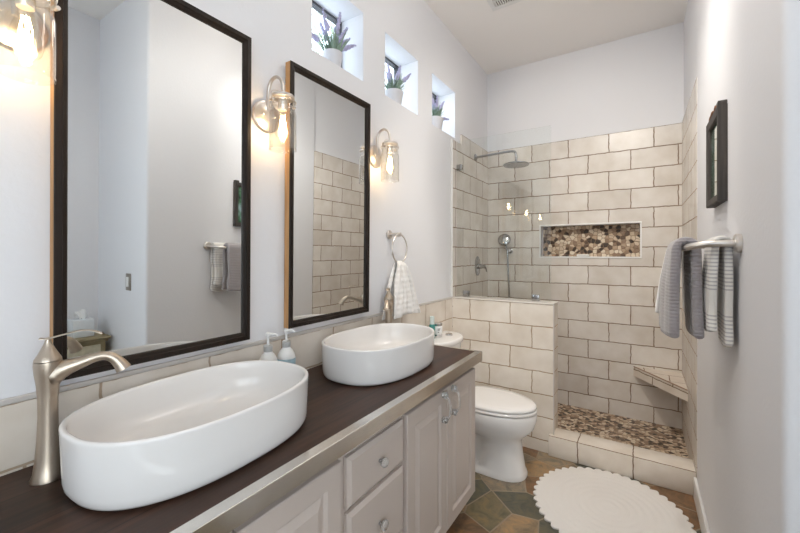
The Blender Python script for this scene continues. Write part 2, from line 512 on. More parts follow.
def wall_with_holes(name, axis, a0, a1, b_lo, b_hi, holes, mat, z_hi=CEIL):
    """axis 'x': wall plane normal to x, thickness a0..a1, running b_lo..b_hi; holes (b0,b1,z0,z1)"""
    bs = sorted({b_lo, b_hi, *[h[0] for h in holes], *[h[1] for h in holes]})
    zs = sorted({0.0, z_hi, *[h[2] for h in holes], *[h[3] for h in holes]})
    nb, nz = len(bs) - 1, len(zs) - 1
    def solid(i, k):
        if i < 0 or k < 0 or i >= nb or k >= nz: return False
        mb, mz = (bs[i] + bs[i + 1]) / 2, (zs[k] + zs[k + 1]) / 2
        return not any(h[0] < mb < h[1] and h[2] < mz < h[3] for h in holes)
    bm = B()
    cache = {}
    def V(a, b, z):
        key = (round(a, 5), round(b, 5), round(z, 5))
        if key not in cache:
            cache[key] = bm.verts.new((a, b, z) if axis == 'x' else (b, a, z))
        return cache[key]
    for i in range(nb):
        for k in range(nz):
            if not solid(i, k): continue
            p, q, r, s = bs[i], bs[i + 1], zs[k], zs[k + 1]
            for a in (a0, a1):
                bm.faces.new((V(a, p, r), V(a, q, r), V(a, q, s), V(a, p, s)))
            if not solid(i - 1, k): bm.faces.new((V(a0, p, r), V(a1, p, r), V(a1, p, s), V(a0, p, s)))
            if not solid(i + 1, k): bm.faces.new((V(a0, q, r), V(a1, q, r), V(a1, q, s), V(a0, q, s)))
            if not solid(i, k - 1): bm.faces.new((V(a0, p, r), V(a1, p, r), V(a1, q, r), V(a0, q, r)))
            if not solid(i, k + 1): bm.faces.new((V(a0, p, s), V(a1, p, s), V(a1, q, s), V(a0, q, s)))
    if holes:
        es = []
        for e in bm.edges:
            if len(e.link_faces) == 2 and e.calc_face_angle() > 1:
                c = (e.verts[0].co + e.verts[1].co) / 2
                a = c.x if axis == 'x' else c.y
                b = c.y if axis == 'x' else c.x
                if abs(a - a1) < 1e-4 and b_lo + .01 < b < b_hi - .01 and .01 < c.z < z_hi - .01: es.append(e)
        bmesh.ops.bevel(bm, geom=es, offset=.012, segments=3, profile=.5, affect='EDGES')
    return struct(name, bm, mat, True, 35)

WIN = [(1.203, 1.575, 2.288, 2.655), (1.778, 2.161, 2.288, 2.655), (2.361, 2.755, 2.288, 2.655)]
wall_with_holes('wall_left', 'x', -.19, 0, Y0, YB + .2, WIN, M['wall'])
NICHE = (.501, 1.249, 1.338, 1.606)
wall_with_holes('wall_back', 'y', YB + .13, YB + .012, 0, XA + .2, [NICHE], M['wall'])
wall_with_holes('wall_rear', 'y', Y0 - .12, Y0, 0, XA, [(1.1, 2.2, 1.05, 2.45)], M['wall'])
bm = box(B(), XR, XA, 1.151, 2.635, 0, CEIL)
es = [e for e in bm.edges if abs(e.verts[0].co.x - XR) < 1e-5 and abs(e.verts[1].co.x - XR) < 1e-5 and abs(e.verts[0].co.y - e.verts[1].co.y) < 1e-5]
bmesh.ops.bevel(bm, geom=es, offset=.018, segments=4, profile=.5, affect='EDGES')
struct('wall_right', bm, M['wall'], True, 50)
struct('wall_shower_right', box(B(), XR + .012, XR + .2, 2.635, YB + .2, 0, CEIL), M['wall'])
wall_with_holes('wall_alcove', 'x', XA + .12, XA, Y0, 1.3, [(-1.45, -.05, .55, 2.35)], M['wall'])

# tile claddings of the shower
TOPZ = 2.347
bm = wall_with_holes('wall_back_tiles', 'y', YB + .02, YB, 0, XR + .012, [NICHE], M['tile_back'], TOPZ)
bm = B()
box(bm, 0, .012, 2.683, 2.86, 0, TOPZ - .0975 + .012); box(bm, 0, .012, 2.86, YB, 0, TOPZ)
struct('wall_left_tiles', bm, M['tile_back'])
struct('wall_right_tiles', box(B(), XR, XR + .012, 2.635, YB, 0, TOPZ), M['tile_back'])
struct('wall_left_wainscot', box(B(), 0, .010, .05, 2.683, 0, 1.012), M['tile_strip'])
struct('trim_1', box(B(), 0, .012, .05, 2.683, 1.012, 1.026, .003), pm('pale_metal_tile_edge', (.62, .59, .56), .35, .3))
bm = B(); box(bm, 0, .015, 2.672, 2.684, 1.026, TOPZ - .085, .003)
struct('trim_2', bm, M['trim'])
# niche lining: pebble back and white trim
struct('wall_niche', box(B(), NICHE[0] - .01, NICHE[1] + .01, YB + .095, YB + .128, NICHE[2] - .01, NICHE[3] + .01), M['pebble_niche'])
bm = B(); t = .013
box(bm, NICHE[0] - t, NICHE[1] + t, YB - .006, YB + .012, NICHE[3], NICHE[3] + t, .002)
box(bm, NICHE[0] - t, NICHE[1] + t, YB - .006, YB + .012, NICHE[2] - t, NICHE[2], .002)
box(bm, NICHE[0] - t, NICHE[0], YB - .006, YB + .012, NICHE[2], NICHE[3], .002)
box(bm, NICHE[1], NICHE[1] + t, YB - .006, YB + .012, NICHE[2], NICHE[3], .002)
struct('trim_3', bm, M['trim'])
# half wall and curb
HX, HY0, HY1, HZ = .755, 2.687, 2.85, 1.014
bm = box(B(), .012, HX, HY0, HY1, 0, HZ)
struct('wall_half', bm, M['tile_half'])
bm = B(); box(bm, .012, HX + .004, HY0 - .004, HY1 + .004, HZ, HZ + .010, .003)
struct('trim_4', bm, pm('pale_tile_cap', (.72, .68, .63), .2))
bm = B(); box(bm, HX - .001, HX + .006, HY0 - .003, HY0 + .006, .136, HZ, .002)
struct('trim_5', bm, pm('pale_corner_edge', (.60, .56, .52), .3, .3))
bm = box(B(), .728, XR, 2.655, 2.815, 0, .136, .006)
struct('shower_curb', bm, M['tile_curb'], True)
bm = B()
v = [bm.verts.new(p) for p in ((.012, 2.80, .035), (XR, 2.80, .035), (XR, YB, .045), (.012, YB, .06))]
bm.faces.new(v)
r = bmesh.ops.extrude_face_region(bm, geom=bm.faces[:])
for q in r['geom']:
    if isinstance(q, bmesh.types.BMVert): q.co.z = 0.0005
struct('shower_floor', bm, M['pebble_floor'])
struct('baseboard_right', box(B(), XR - .014, XR, 1.165, 2.64, 0, .118, .004), M['trim'])
struct('baseboard_alcove', box(B(), XR + .02, XA - .014, 1.137, 1.151, 0, .118, .004), M['trim'])
struct('baseboard_rear', box(B(), 0, XA, Y0, Y0 + .014, 0, .118, .004), M['trim'])

# windows: dark frames with panes, deep in their reveals
def window(name, y0, y1, z0, z1, x):
    w = thing(name, None, None, (x, (y0 + y1) / 2, z0)); tag(w, kind='structure')
    bm = B(); t = .014
    box(bm, x - .02, x + .012, y0, y1, z1 - t, z1); box(bm, x - .02, x + .012, y0, y1, z0, z0 + t)
    box(bm, x - .02, x + .012, y0, y0 + t, z0 + t, z1 - t); box(bm, x - .02, x + .012, y1 - t, y1, z0 + t, z1 - t)
    obj('window_frame', bm, M['winframe'], w, False)
    obj('window_pane', box(B(), x - .006, x, y0 + t, y1 - t, z0 + t, z1 - t), M['glass'], w, False)
for i, (a, b, c, d) in enumerate(WIN): window('window_%d' % (i + 1), a, b, c, d, -.165)
w = thing('window_4', None, None, (1.65, Y0 - .06, 1.05)); tag(w, kind='structure')  # unseen window, invented to let in the rear fill light
bm = B()
for q in ((1.1, 1.15, 1.05, 2.45), (2.15, 2.2, 1.05, 2.45), (1.15, 2.15, 1.05, 1.1), (1.15, 2.15, 2.4, 2.45), (1.63, 1.67, 1.1, 2.4)):
    box(bm, q[0], q[1], Y0 - .09, Y0 - .04, q[2], q[3])
obj('window_frame', bm, M['trim'], w, False)
obj('window_pane', box(B(), 1.15, 2.15, Y0 - .07, Y0 - .064, 1.1, 2.4), M['glass'], w, False)

w = thing('window_5', None, None, (XA + .06, -.75, .55)); tag(w, kind='structure')  # unseen window, added so side fill reaches the vanity
bm = B()
for q in ((-1.45, -1.4, .55, 2.35), (-.1, -.05, .55, 2.35), (-1.4, -.1, .55, .6), (-1.4, -.1, 2.3, 2.35), (-.77, -.73, .6, 2.3)):
    box(bm, XA + .04, XA + .09, q[0], q[1], q[2], q[3])
obj('window_frame', bm, M['trim'], w, False)
obj('window_pane', box(B(), XA + .062, XA + .068, -1.4, -.1, .6, 2.3), M['glass'], w, False)

# fill globes and spots, added out of frame for brightness, and the air vent
for (lx, ly, lz), pw in CEILING_LAMPS:
    lab = 'white globe ceiling lamp above the near sink' if ly < 1 else 'white globe ceiling lamp before the shower'
    t = thing('ceiling_lamp', lab, 'ceiling lamp', (lx, ly, lz), 'globe ceiling lamps')
    obj('canopy', lathe(B(), [(.07, CEIL - .0005), (.07, CEIL - .012), (.03, CEIL - .03), (.03, lz + .10)], (lx, ly, 0), 'z', 32), M['nickel'], t)
    obj('globe', lathe(B(), [(max(.12 * math.sin(PI * k / 20), .001), lz - .12 * math.cos(PI * k / 20)) for k in range(21)], (lx, ly, 0), 'z', 32), emit_mat('globe_glow', LAMP_COLOR, pw), t)

for i, (p_, q_, w_) in enumerate(SPOTS):
    d_ = (Vector(q_) - Vector(p_)).normalized()
    t = thing('ceiling_spotlight', ['white adjustable ceiling spotlight over the vanity, aimed at the towel wall', 'white adjustable ceiling spotlight aimed at the tiled back wall', 'white adjustable ceiling spotlight nearest the shower, aimed at the shower floor'][i], 'spotlight', p_, 'ceiling spotlights')
    obj('canopy', lathe(B(), [(.05, CEIL - .0005), (.05, CEIL - .015), (.012, CEIL - .02), (.012, CEIL - .06)], (p_[0], p_[1], 0), 'z', 24), M['trim'], t)
    c0 = Vector((p_[0], p_[1], CEIL - .07))
    s0 = d_.orthogonal().normalized(); s1 = d_.cross(s0)
    rings = [[c0 + d_ * h + (s0 * math.cos(a) + s1 * math.sin(a)) * r for a in [2 * PI * k / 28 for k in range(28)]] for r, h in ((.02, -.045), (.045, -.04), (.05, .05), (.046, .052), (.042, .03), (.01, .028))]
    obj('spot_can', loft(B(), rings), M['trim'], t)
    l = bpy.data.lights.new('spot_light', 'SPOT'); l.energy = w_; l.color = (1.0, .94, .86); l.spot_size = math.radians(105); l.spot_blend = .8; l.shadow_soft_size = .045
    o = bpy.data.objects.new('spot_light', l); o.location = c0 + d_ * .062 - Vector(p_); o.rotation_euler = d_.to_track_quat('-Z', 'Y').to_euler(); o.parent = t; link(o)

t = thing('ceiling_vent', 'white square slotted air vent set in the ceiling', 'vent', (.51, 2.45, CEIL))
bm = B(); x0, x1, y0, y1 = .365, .665, 2.30, 2.60
for q in ((x0, x1, y0, y0 + .035), (x0, x1, y1 - .035, y1), (x0, x0 + .035, y0 + .035, y1 - .035), (x1 - .035, x1, y0 + .035, y1 - .035)):
    box(bm, q[0], q[1], q[2], q[3], CEIL - .012, CEIL, .003)
obj('vent_frame', bm, M['trim'], t)
bm = B()
for i in range(15):
    x = x0 + .035 + (i + .5) * .23 / 15
    box(bm, x - .0035, x + .0035, y0 + .035, y1 - .035, CEIL - .010, CEIL - .001)
for i in range(3):
    y = y0 + .035 + (i + 1) * .23 / 4
    box(bm, x0 + .035, x1 - .035, y - .003, y + .003, CEIL - .009, CEIL - .001)
obj('vent_grille', bm, M['trim'], t, False)
obj('duct_opening', box(B(), x0 + .03, x1 - .03, y0 + .03, y1 - .03, CEIL - .0015, CEIL - .0005), M['ventdark'], t, False)  # flat dark sheet, its colour stands in for shade inside the duct

# ------------------------------------------------------------------ vanity cabinet and countertop
CT = .852
VY0, VY1 = .118, 1.838
van = thing('vanity_cabinet', 'long greige painted vanity cabinet with raised panel doors under the dark countertop', 'cabinet', (.27, .98, 0))
bm = B()
box(bm, .012, .512, VY0, VY1, .125, .806)
obj('cabinet_body', bm, M['cab'], van, False)
obj('toe_kick', box(B(), .03, .45, VY0 + .01, VY1 - .01, .0005, .125), M['cabdark'], van, False)  # toe kick in an even tone, darker than the doors
def panel(y0, y1, z0, z1, raised=True):
    """a raised-panel front lying on x = .513, built as nested rectangular rings"""
    x = .513
    bm = B()
    f = .055 if raised else .012
    if raised:
        steps = [(0, 0), (0, .016), (.003, .019), (f, .019), (f + .004, .015), (f + .008, .010), (f + .013, .009), (f + .035, .018), (f + .036, .0185)]
    else:
        steps = [(0, 0), (0, .012), (.010, .018), (.013, .020)]
    rings = [[Vector((x + d, y0 + i, z0 + i)), Vector((x + d, y1 - i, z0 + i)), Vector((x + d, y1 - i, z1 - i)), Vector((x + d, y0 + i, z1 - i))] for i, d in steps]
    return loft(bm, rings)
def door_handle(parent, y, z0, z1):
    bm = B()
    pts = smooth_path([(.533, y, z0 + .008), (.549, y, z0 + .010), (.566, y, z0 + .032), (.570, y, (z0 + z1) / 2), (.566, y, z1 - .032), (.549, y, z1 - .010), (.533, y, z1 - .008)], 5)
    tube(bm, pts, [.006, .007, .005, .006, .005, .007, .006], 10)
    hd = obj('door_handle', bm, M['crystal'], parent, label='clear crystal bow handle')
    for z in (z0 + .009, z1 - .009):
        bm = lathe(B(), [(.013, 0), (.015, .004), (.012, .008), (.016, .016), (.012, .022), (.004, .025)], (.533, y, z), 'x', 8)
        obj('crystal_rosette', bm, M['crystal'], hd, False)
for y0, y1, hy in ((.146, .474, .438), (.479, .804, .515), (1.163, 1.4955, 1.452), (1.5005, 1.833, 1.546)):
    d = obj('door', panel(y0, y1, .135, .772), M['cab'], van, True, 20)
    door_handle(d, hy, *((.64, .765) if y0 > 1 else (.46, .585)))
for z0, z1 in ((.612, .765), (.372, .598), (.135, .358)):
    d = obj('drawer', panel(.834, 1.142, z0, z1, False), M['cab'], van, True, 20)
    zc = (z0 + z1) / 2
    bm = lathe(B(), [(.006, 0), (.006, .008), (.014, .014), (.017, .021), (.013, .028), (.005, .031)], (.533, .988, zc), 'x', 9)
    obj('drawer_knob', bm, M['crystal'], d, False, label='faceted clear crystal knob')

ct = thing('countertop', 'dark stained wood plank countertop edged in brushed steel', 'countertop', (.28, .98, .806))
obj('wood_slab', box(B(), .012, .527, .10 + .02, 1.855, .807, CT), M['counter'], ct, False)
bm = B()
box(bm, .524, .557, .10, 1.865, CT - .001, CT + .0025, .001, 1)
box(bm, .5545, .558, .10, 1.865, .806, CT + .002, .001, 1)
obj('steel_edge_strip', bm, M['steel'], ct, False)
bm = B()
box(bm, .012, .5235, 1.852, 1.865, CT - .001, CT + .0025, .001, 1); box(bm, .012, .554, 1.8625, 1.8655, .806, CT + .002, .001, 1)
obj('steel_end_strip', bm, M['steel'], ct, False)

# ------------------------------------------------------------------ vessel sinks
def make_sink(cx, cy, label):
    t = thing('vessel_sink', label, 'sink', (cx, cy, CT + .0005), 'vessel sinks')
    a, b, n = .2035, .297, 2.45
    prof = [(.16, .0), (.028, .0), (.016, .002), (.0095, .006), (.006, .013), (.0042, .025), (.003, .06), (.0015, .10), (.0003, .132), (0, .137), (.001, .1403), (.004, .1423), (.0075, .1423), (.0105, .1403), (.0125, .136),
            (.014, .118), (.017, .092), (.023, .066), (.036, .044), (.060, .032), (.10, .026), (.14, .0225), (.175, .021)]
    rings = [sup_ring(cx, cy, a - d, b - d, CT + .0005 + z, n if d < .1 else 2.2, 96) for d, z in prof]
    obj('basin', loft(B(), rings, True, True), M['ceramic'], t, True, 60)
    obj('drain', lathe(B(), [(.001, .0255), (.016, .0255), (.021, .0245), (.023, .0215)], (cx, cy, CT), 'z', 28), M['nickel'], t)
    return t
S1 = make_sink(.260, .5655, 'nearest long oval white ceramic vessel sink on the dark countertop')
S1.rotation_euler = (0, 0, .0435)
S2 = dup(S1, (.257, 1.386, CT + .0005), 'farther oval white ceramic vessel sink, beside the white hand towel on its ring', 0.0)

# ------------------------------------------------------------------ faucets
def make_faucet(px, py, D, label):
    t = thing('faucet', label, 'faucet', (px, py, CT + .0003), 'tall vessel faucets')
    z0 = CT + .0005
    obj('faucet_body', lathe(B(), [(.031, 0), (.031, .003), (.0265, .014), (.0225, .045), (.0195, .09), (.0178, .14), (.018, .18), (.0205, .215), (.0240, .240), (.0255, .258), (.025, .267)], (px, py, z0), 'z', 40), M['nickel'], t, True, 50)
    obj('cone_cap', lathe(B(), [(.0235, .2675), (.0245, .2685), (.024, .272), (.019, .281), (.0125, .294), (.0080, .305), (.006, .311), (.0055, .316)], (px, py, z0), 'z', 40), M['nickel'], t, True, 50)
    def at(s, z, side=0.0): return Vector((px + D[0] * s - D[1] * side, py + D[1] * s + D[0] * side, z0 + z))
    pts = smooth_path([at(.0, .200), at(.010, .232), at(.030, .2465), at(.055, .2545), at(.082, .2635), at(.104, .266), at(.121, .258), at(.134, .242), at(.141, .229)], 5)
    bm = tube(B(), pts, [.014, .0225, .0195, .0145, .0112, .0105, .0115, .0140, .0165], 18)
    obj('spout', bm, M['nickel'], t)
    # lever: thin plate, gently waved
    pts = smooth_path([at(-.014, .319), at(0, .318), at(.03, .325), at(.06, .331), at(.082, .328), at(.100, .320)], 5)
    rings = []
    for i, p in enumerate(pts):
        f = i / (len(pts) - 1)
        wd = .009 * (1 - .35 * math.sin(f * PI)) * (1 if f < .93 else .7)
        th = .0022
        s = Vector((-D[1], D[0], 0))
        rings.append([p - s * wd - Vector((0, 0, th * .3)), p - Vector((0, 0, th)), p + s * wd - Vector((0, 0, th * .3)), p + s * wd + Vector((0, 0, th * .3)), p + Vector((0, 0, th)), p - s * wd + Vector((0, 0, th * .3))])
    obj('lever_handle', loft(B(), rings), M['nickel'], t)
    return t
make_faucet(.110, .281, (.5, .866), 'nearest tall brushed nickel faucet beside the big white sink')
make_faucet(.104, 1.664, (.5, -.866), 'farther tall brushed nickel faucet in front of the hanging hand towel')

# ------------------------------------------------------------------ mirrors
def make_mirror(y0, y1, z0, z1, label, rot=0.0):
    yc, zc = (y0 + y1) / 2, (z0 + z1) / 2
    t = thing('wall_mirror', label, 'mirror', (.0, yc, z0), 'framed mirrors over the vanity')
    w, x1 = .028, .036
    def ring(ii, xx): return [Vector((xx, y0 + ii, z0 + ii)), Vector((xx, y1 - ii, z0 + ii)), Vector((xx, y1 - ii, z1 - ii)), Vector((xx, y0 + ii, z1 - ii))]
    bm = loft(B(), [ring(.0, .030), ring(0, x1 - .002), ring(.002, x1), ring(w * .55, x1), ring(w * .62, x1 - .004), ring(w * .9, x1 - .007), ring(w, x1 - .010), ring(w, .016)], False, False)
    obj('mirror_frame', bm, M['darkframe'], t, True, 25)
    bm = loft(B(), [ring(.004, .002), ring(.0005, .002), ring(.0005, .0302), ring(.01, .0302)], False, False)
    obj('frame_side', bm, M['rawwood'], t, False, label='unstained tan wood side of the frame')
    obj('mirror_pane', box(B(), .012, .022, y0 + w - .004, y1 - w + .004, z0 + w - .004, z1 - w + .004), M['mirror'], t, False)
    t.rotation_euler = (0, rot, 0)   # hangs leaning a touch forward at the top
    return t
make_mirror(.310, .860, 1.047, 2.160, 'nearest tall dark framed mirror above the big white sink', .008)
make_mirror(1.042, 1.580, 1.055, 2.157, 'farther tall dark framed mirror with a tan wood side, between two jar lamps', .010)

# ------------------------------------------------------------------ jar sconces
def make_sconce(y, label):
    t = thing('wall_sconce', label, 'wall lamp', (0, y, 1.915), 'jar sconces beside the mirrors')
    jx = .105
    bp = obj('backplate', lathe(B(), [(.062, .0005), (.062, .010), (.058, .014), (.046, .016), (.040, .019), (.020, .021), (.001, .0215)], (0, y, 1.905), 'x', 44), M['satin'], t, True, 30)
    for dy in (-.028, .028):
        bm = lathe(B(), [(.004, 0), (.006, .006), (.006, .012), (.001, .015)], (.018, y + dy, 1.905), 'x', 12)
        obj('mounting_screw', bm, M['satin'], bp)
    pts = smooth_path([(.018, y, 1.920), (.019, y, 1.965), (.022, y, 2.008), (.040, y, 2.040), (.070, y, 2.046), (.097, y, 2.024), (.105, y, 1.986), (.105, y, 1.966)], 6)
    obj('arm', tube(B(), pts, .0068, 12), M['satin'], t)
    obj('lid', lathe(B(), [(.040, 1.953), (.0435, 1.954), (.0435, 1.962), (.040, 1.966), (.014, 1.968), (.011, 1.976), (.001, 1.977)], (jx, y, 0), 'z', 40), M['satin'], t, True, 30)
    # wire bail with its clasp
    bm = B()
    tube(bm, [(jx + .0485 * math.cos(a), y + .0485 * math.sin(a), 1.940) for a in [2 * PI * k / 36 for k in range(36)]], .0018, 8, cyc=True)
    for s in (-1, 1):
        tube(bm, smooth_path([(jx, y + s * .049, 1.938), (jx, y + s * .053, 1.955), (jx, y + s * .050, 1.966), (jx, y + s * .035, 1.974), (jx, y + s * .012, 1.9765)], 4), .0018, 8)
        tube(bm, [(jx - .004, y + s * .050, 1.934), (jx + .010, y + s * .053, 1.934)], .005, 8)
    obj('wire_bail', bm, M['satin'], t)
    jar = obj('jar_shade', lathe(B(), [(.040, 1.953), (.0415, 1.944), (.0465, 1.940), (.047, 1.934), (.0425, 1.928), (.0425, 1.922), (.0455, 1.918), (.0455, 1.914), (.042, 1.909), (.049, 1.899), (.050, 1.890), (.050, 1.775), (.0495, 1.766), (.0505, 1.762), (.0505, 1.758), (.0480, 1.758), (.0475, 1.77), (.0478, 1.888), (.045, 1.899), (.0395, 1.909), (.039, 1.945)], (jx, y, 0), 'z', 48, False, False), M['jar'], t)
    bulb = obj('bulb', lathe(B(), [(.012, 1.912), (.013, 1.900), (.018, 1.880), (.026, 1.855), (.030, 1.835), (.030, 1.822), (.025, 1.806), (.014, 1.796), (.001, 1.793)], (jx, y, 0), 'z', 28, False), M['bulbglass'], t)
    bm = B()
    for k in range(5):
        a = 2 * PI * k / 5
        c, s = math.cos(a), math.sin(a)
        tube(bm, [(jx + .005 * c, y + .005 * s, 1.888), (jx + .011 * c, y + .011 * s, 1.860), (jx + .010 * c, y + .010 * s, 1.822), (jx + .004 * c, y + .004 * s, 1.818)], .0011, 6)
    obj('filament', bm, M['filament'], bulb)
    obj('socket', lathe(B(), [(.015, 1.908), (.017, 1.912), (.017, 1.952), (.012, 1.9525)], (jx, y, 0), 'z', 24), M['satin'], t)
    l = bpy.data.lights.new('bulb_light', 'POINT'); l.energy = BULB_WATTS; l.color = BULB_COLOR; l.shadow_soft_size = .02
    o = bpy.data.objects.new('bulb_light', l); o.location = (jx, 0, 1.845 - 1.915); o.parent = t; link(o)
    return t
S = make_sconce(.245, 'jar wall lamp at the photo\'s left edge, left of the nearest mirror')
dup(S, (0, .952, 1.915), 'jar wall lamp between the two framed mirrors')
dup(S, (0, 1.675, 1.915), 'jar wall lamp right of the farther mirror, above the towel ring')

# ------------------------------------------------------------------ bottles on the counter and tank
def soap_bottle(x, y, label, blue):
    t = thing('soap_bottle', label, 'soap dispenser', (x, y, CT + .0005), 'pump bottles')
    z = CT + .0005
    obj('bottle_body', lathe(B(), [(.031, 0), (.035, .004), (.035, .098), (.033, .110), (.025, .127), (.0150, .138), (.0135, .143)], (x, y, z), 'z', 32), M['white_plastic'], t, True, 50)
    if blue:
        obj('label_band', lathe(B(), [(.0353, .036), (.0356, .037), (.0356, .097), (.0353, .098)], (x, y, z), 'z', 32, False, False), M['blue_label'], t)
    obj('collar', lathe(B(), [(.0155, .141), (.0165, .143), (.0165, .163), (.012, .166)], (x, y, z), 'z', 28), pm('grey_translucent_collar', (.50, .50, .49), .3) if not blue else bpy.data.materials['grey_translucent_collar'], t)
    bm = lathe(B(), [(.0055, .165), (.0045, .181), (.0045, .194), (.0085, .197), (.0105, .203), (.0095, .210), (.004, .213)], (x, y, z), 'z', 20)
    tube(bm, smooth_path([(x, y, z + .204), (x + .012, y + .018, z + .204), (x + .018, y + .028, z + .196)], 4), [.006, .005, .004], 10)
    obj('pump_head', bm, M['white_plastic'], t)
soap_bottle(.062, .918, 'plain white pump soap bottle between the sinks, the left of two', False)
soap_bottle(.064, 1.003, 'white pump bottle with a pale blue label between the sinks', True)

# ------------------------------------------------------------------ toilet
TY = 2.33
toi = thing('toilet', 'white toilet between the vanity and the tiled half wall', 'toilet', (.38, TY, 0))
def egg(cx0, x_front, half, z, n=2.2, seg=96, back=None, pinch=0.0):
    """egg-like outline: long to the front (+x), blunt behind"""
    r = []
    xc = cx0
    for i in range(seg):
        a = 2 * PI * i / seg
        c, s = math.cos(a), math.sin(a)
        ax = (x_front - xc) if c >= 0 else (xc - back)
        m = n if c >= 0 else 2.8
        x_ = xc + ax * math.copysign(abs(c) ** (2 / m), c)
        if pinch: half_ = half * (1 - pinch * (1 - min(1, max(0, (x_ - .40) / .06))))
        else: half_ = half
        r.append(Vector((x_, TY + half_ * math.copysign(abs(s) ** (2 / m), s), z)))
    return r
rings = [egg(.50, .668, .122, .0005, 2.4, back=.12), egg(.50, .669, .122, .012, 2.4, back=.12), egg(.50, .662, .117, .030, 2.4, back=.12, pinch=.12), egg(.50, .655, .113, .042, 2.4, back=.13, pinch=.42), egg(.50, .640, .106, .14, 2.4, back=.13, pinch=.42), egg(.49, .634, .106, .20, 2.3, back=.13, pinch=.36),
         egg(.48, .642, .116, .230, 2.2, back=.14, pinch=.15), egg(.46, .675, .148, .262, 2.1, back=.16), egg(.45, .708, .172, .300, 2.05, back=.17), egg(.45, .724, .184, .350, 2.0, back=.18), egg(.45, .726, .187, .385, 2.0, back=.19), egg(.45, .718, .182, .398, 2.0, back=.20)]
obj('bowl', loft(B(), rings), M['ceramic'], toi, True, 60)
rings = [egg(.45, .722, .184, .402, 2.0, back=.225), egg(.45, .727, .187, .406, 2.0, back=.222), egg(.45, .727, .187, .414, 2.0, back=.222), egg(.45, .722, .184, .418, 2.0, back=.225)]
obj('seat', loft(B(), rings), M['ceramic'], toi, True, 60)
rings = [egg(.45, .718, .181, .422, 2.0, back=.222), egg(.45, .724, .185, .427, 2.0, back=.22), egg(.45, .723, .184, .436, 2.0, back=.22), egg(.45, .712, .175, .443, 2.0, back=.23), egg(.45, .66, .13, .447, 2.0, back=.26), egg(.45, .56, .06, .4485, 2.0, back=.36)]
obj('lid', loft(B(), rings), M['ceramic'], toi, True, 60)
for s in (-.07, .07):
    obj('hinge', box(B(), .215, .245, TY + s - .018, TY + s + .018, .400, .436, .006), M['ceramic'], toi)
def tank_ring(z, x1, half, n=4.5):
    r = []
    for i in range(64):
        a = 2 * PI * i / 64
        c, s = math.cos(a), math.sin(a)
        x = math.copysign(abs(c) ** (2 / (2.4 if c > 0 else 8)), c); y = math.copysign(abs(s) ** (2 / (2.4 if c > 0 else 8)), s)
        xm = .06
        r.append(Vector((xm + (x1 - xm if c > 0 else xm - .022) * x, TY + half * y, z)))
    return r
obj('tank', loft(B(), [tank_ring(.37, .175, .165), tank_ring(.385, .185, .175), tank_ring(.56, .195, .190), tank_ring(.748, .205, .200)]), M['ceramic'], toi, True, 60)
obj('tank_lid', loft(B(), [tank_ring(.750, .212, .208), tank_ring(.754, .219, .215), tank_ring(.776, .220, .216), tank_ring(.785, .214, .210), tank_ring(.787, .203, .199)]), M['ceramic'], toi, True, 60)
bm = lathe(B(), [(.026, .7871), (.026, .797), (.021, .800), (.001, .8005)], (.115, TY + .07, 0), 'z', 28)
obj('flush_button', bm, M['chrome'], toi, label='round chrome flush button')

t = thing('spray_bottle', 'slim teal bottle with a clear cap on the toilet tank', 'bottle', (.062, 2.245, .7875))
obj('bottle_body', lathe(B(), [(.018, .0), (.020, .004), (.020, .085), (.018, .096), (.012, .104)], (.062, 2.245, .7875), 'z', 28), M['teal'], t)
obj('cap', lathe(B(), [(.0165, .098), (.0165, .100), (.0155, .145), (.015, .150), (.001, .151)], (.062, 2.245, .7875), 'z', 28), M['clearcap'], t)
t = thing('ointment_jar', 'small silver lidded jar with a white label on the toilet tank', 'jar', (.070, 2.312, .7875))
z = .7875
obj('jar_body', lathe(B(), [(.030, .0), (.032, .003), (.032, .020)], (.07, 2.312, z), 'z', 32), M['chrome'], t)
obj('label_band', lathe(B(), [(.0318, .020), (.0325, .021), (.0325, .078), (.0318, .079)], (.07, 2.312, z), 'z', 32), M['white_plastic'], t)
bm = B()
for k, zz in enumerate((.060, .052, .036)):
    a0 = -1.05
    for j in range(5 - k):
        a = a0 + j * .12
        p = Vector((.07 + .0328 * math.cos(a), 2.312 + .0328 * math.sin(a), z + zz))
        box(bm, p.x - .0012, p.x + .0012, p.y - .0012, p.y + .0012, p.z - .002, p.z + .002)
obj('label_print', bm, M['winframe'], t, False)
obj('lid', lathe(B(), [(.032, .079), (.033, .080), (.033, .094), (.030, .097), (.001, .0975)], (.07, 2.312, z), 'z', 32), M['chrome'], t)

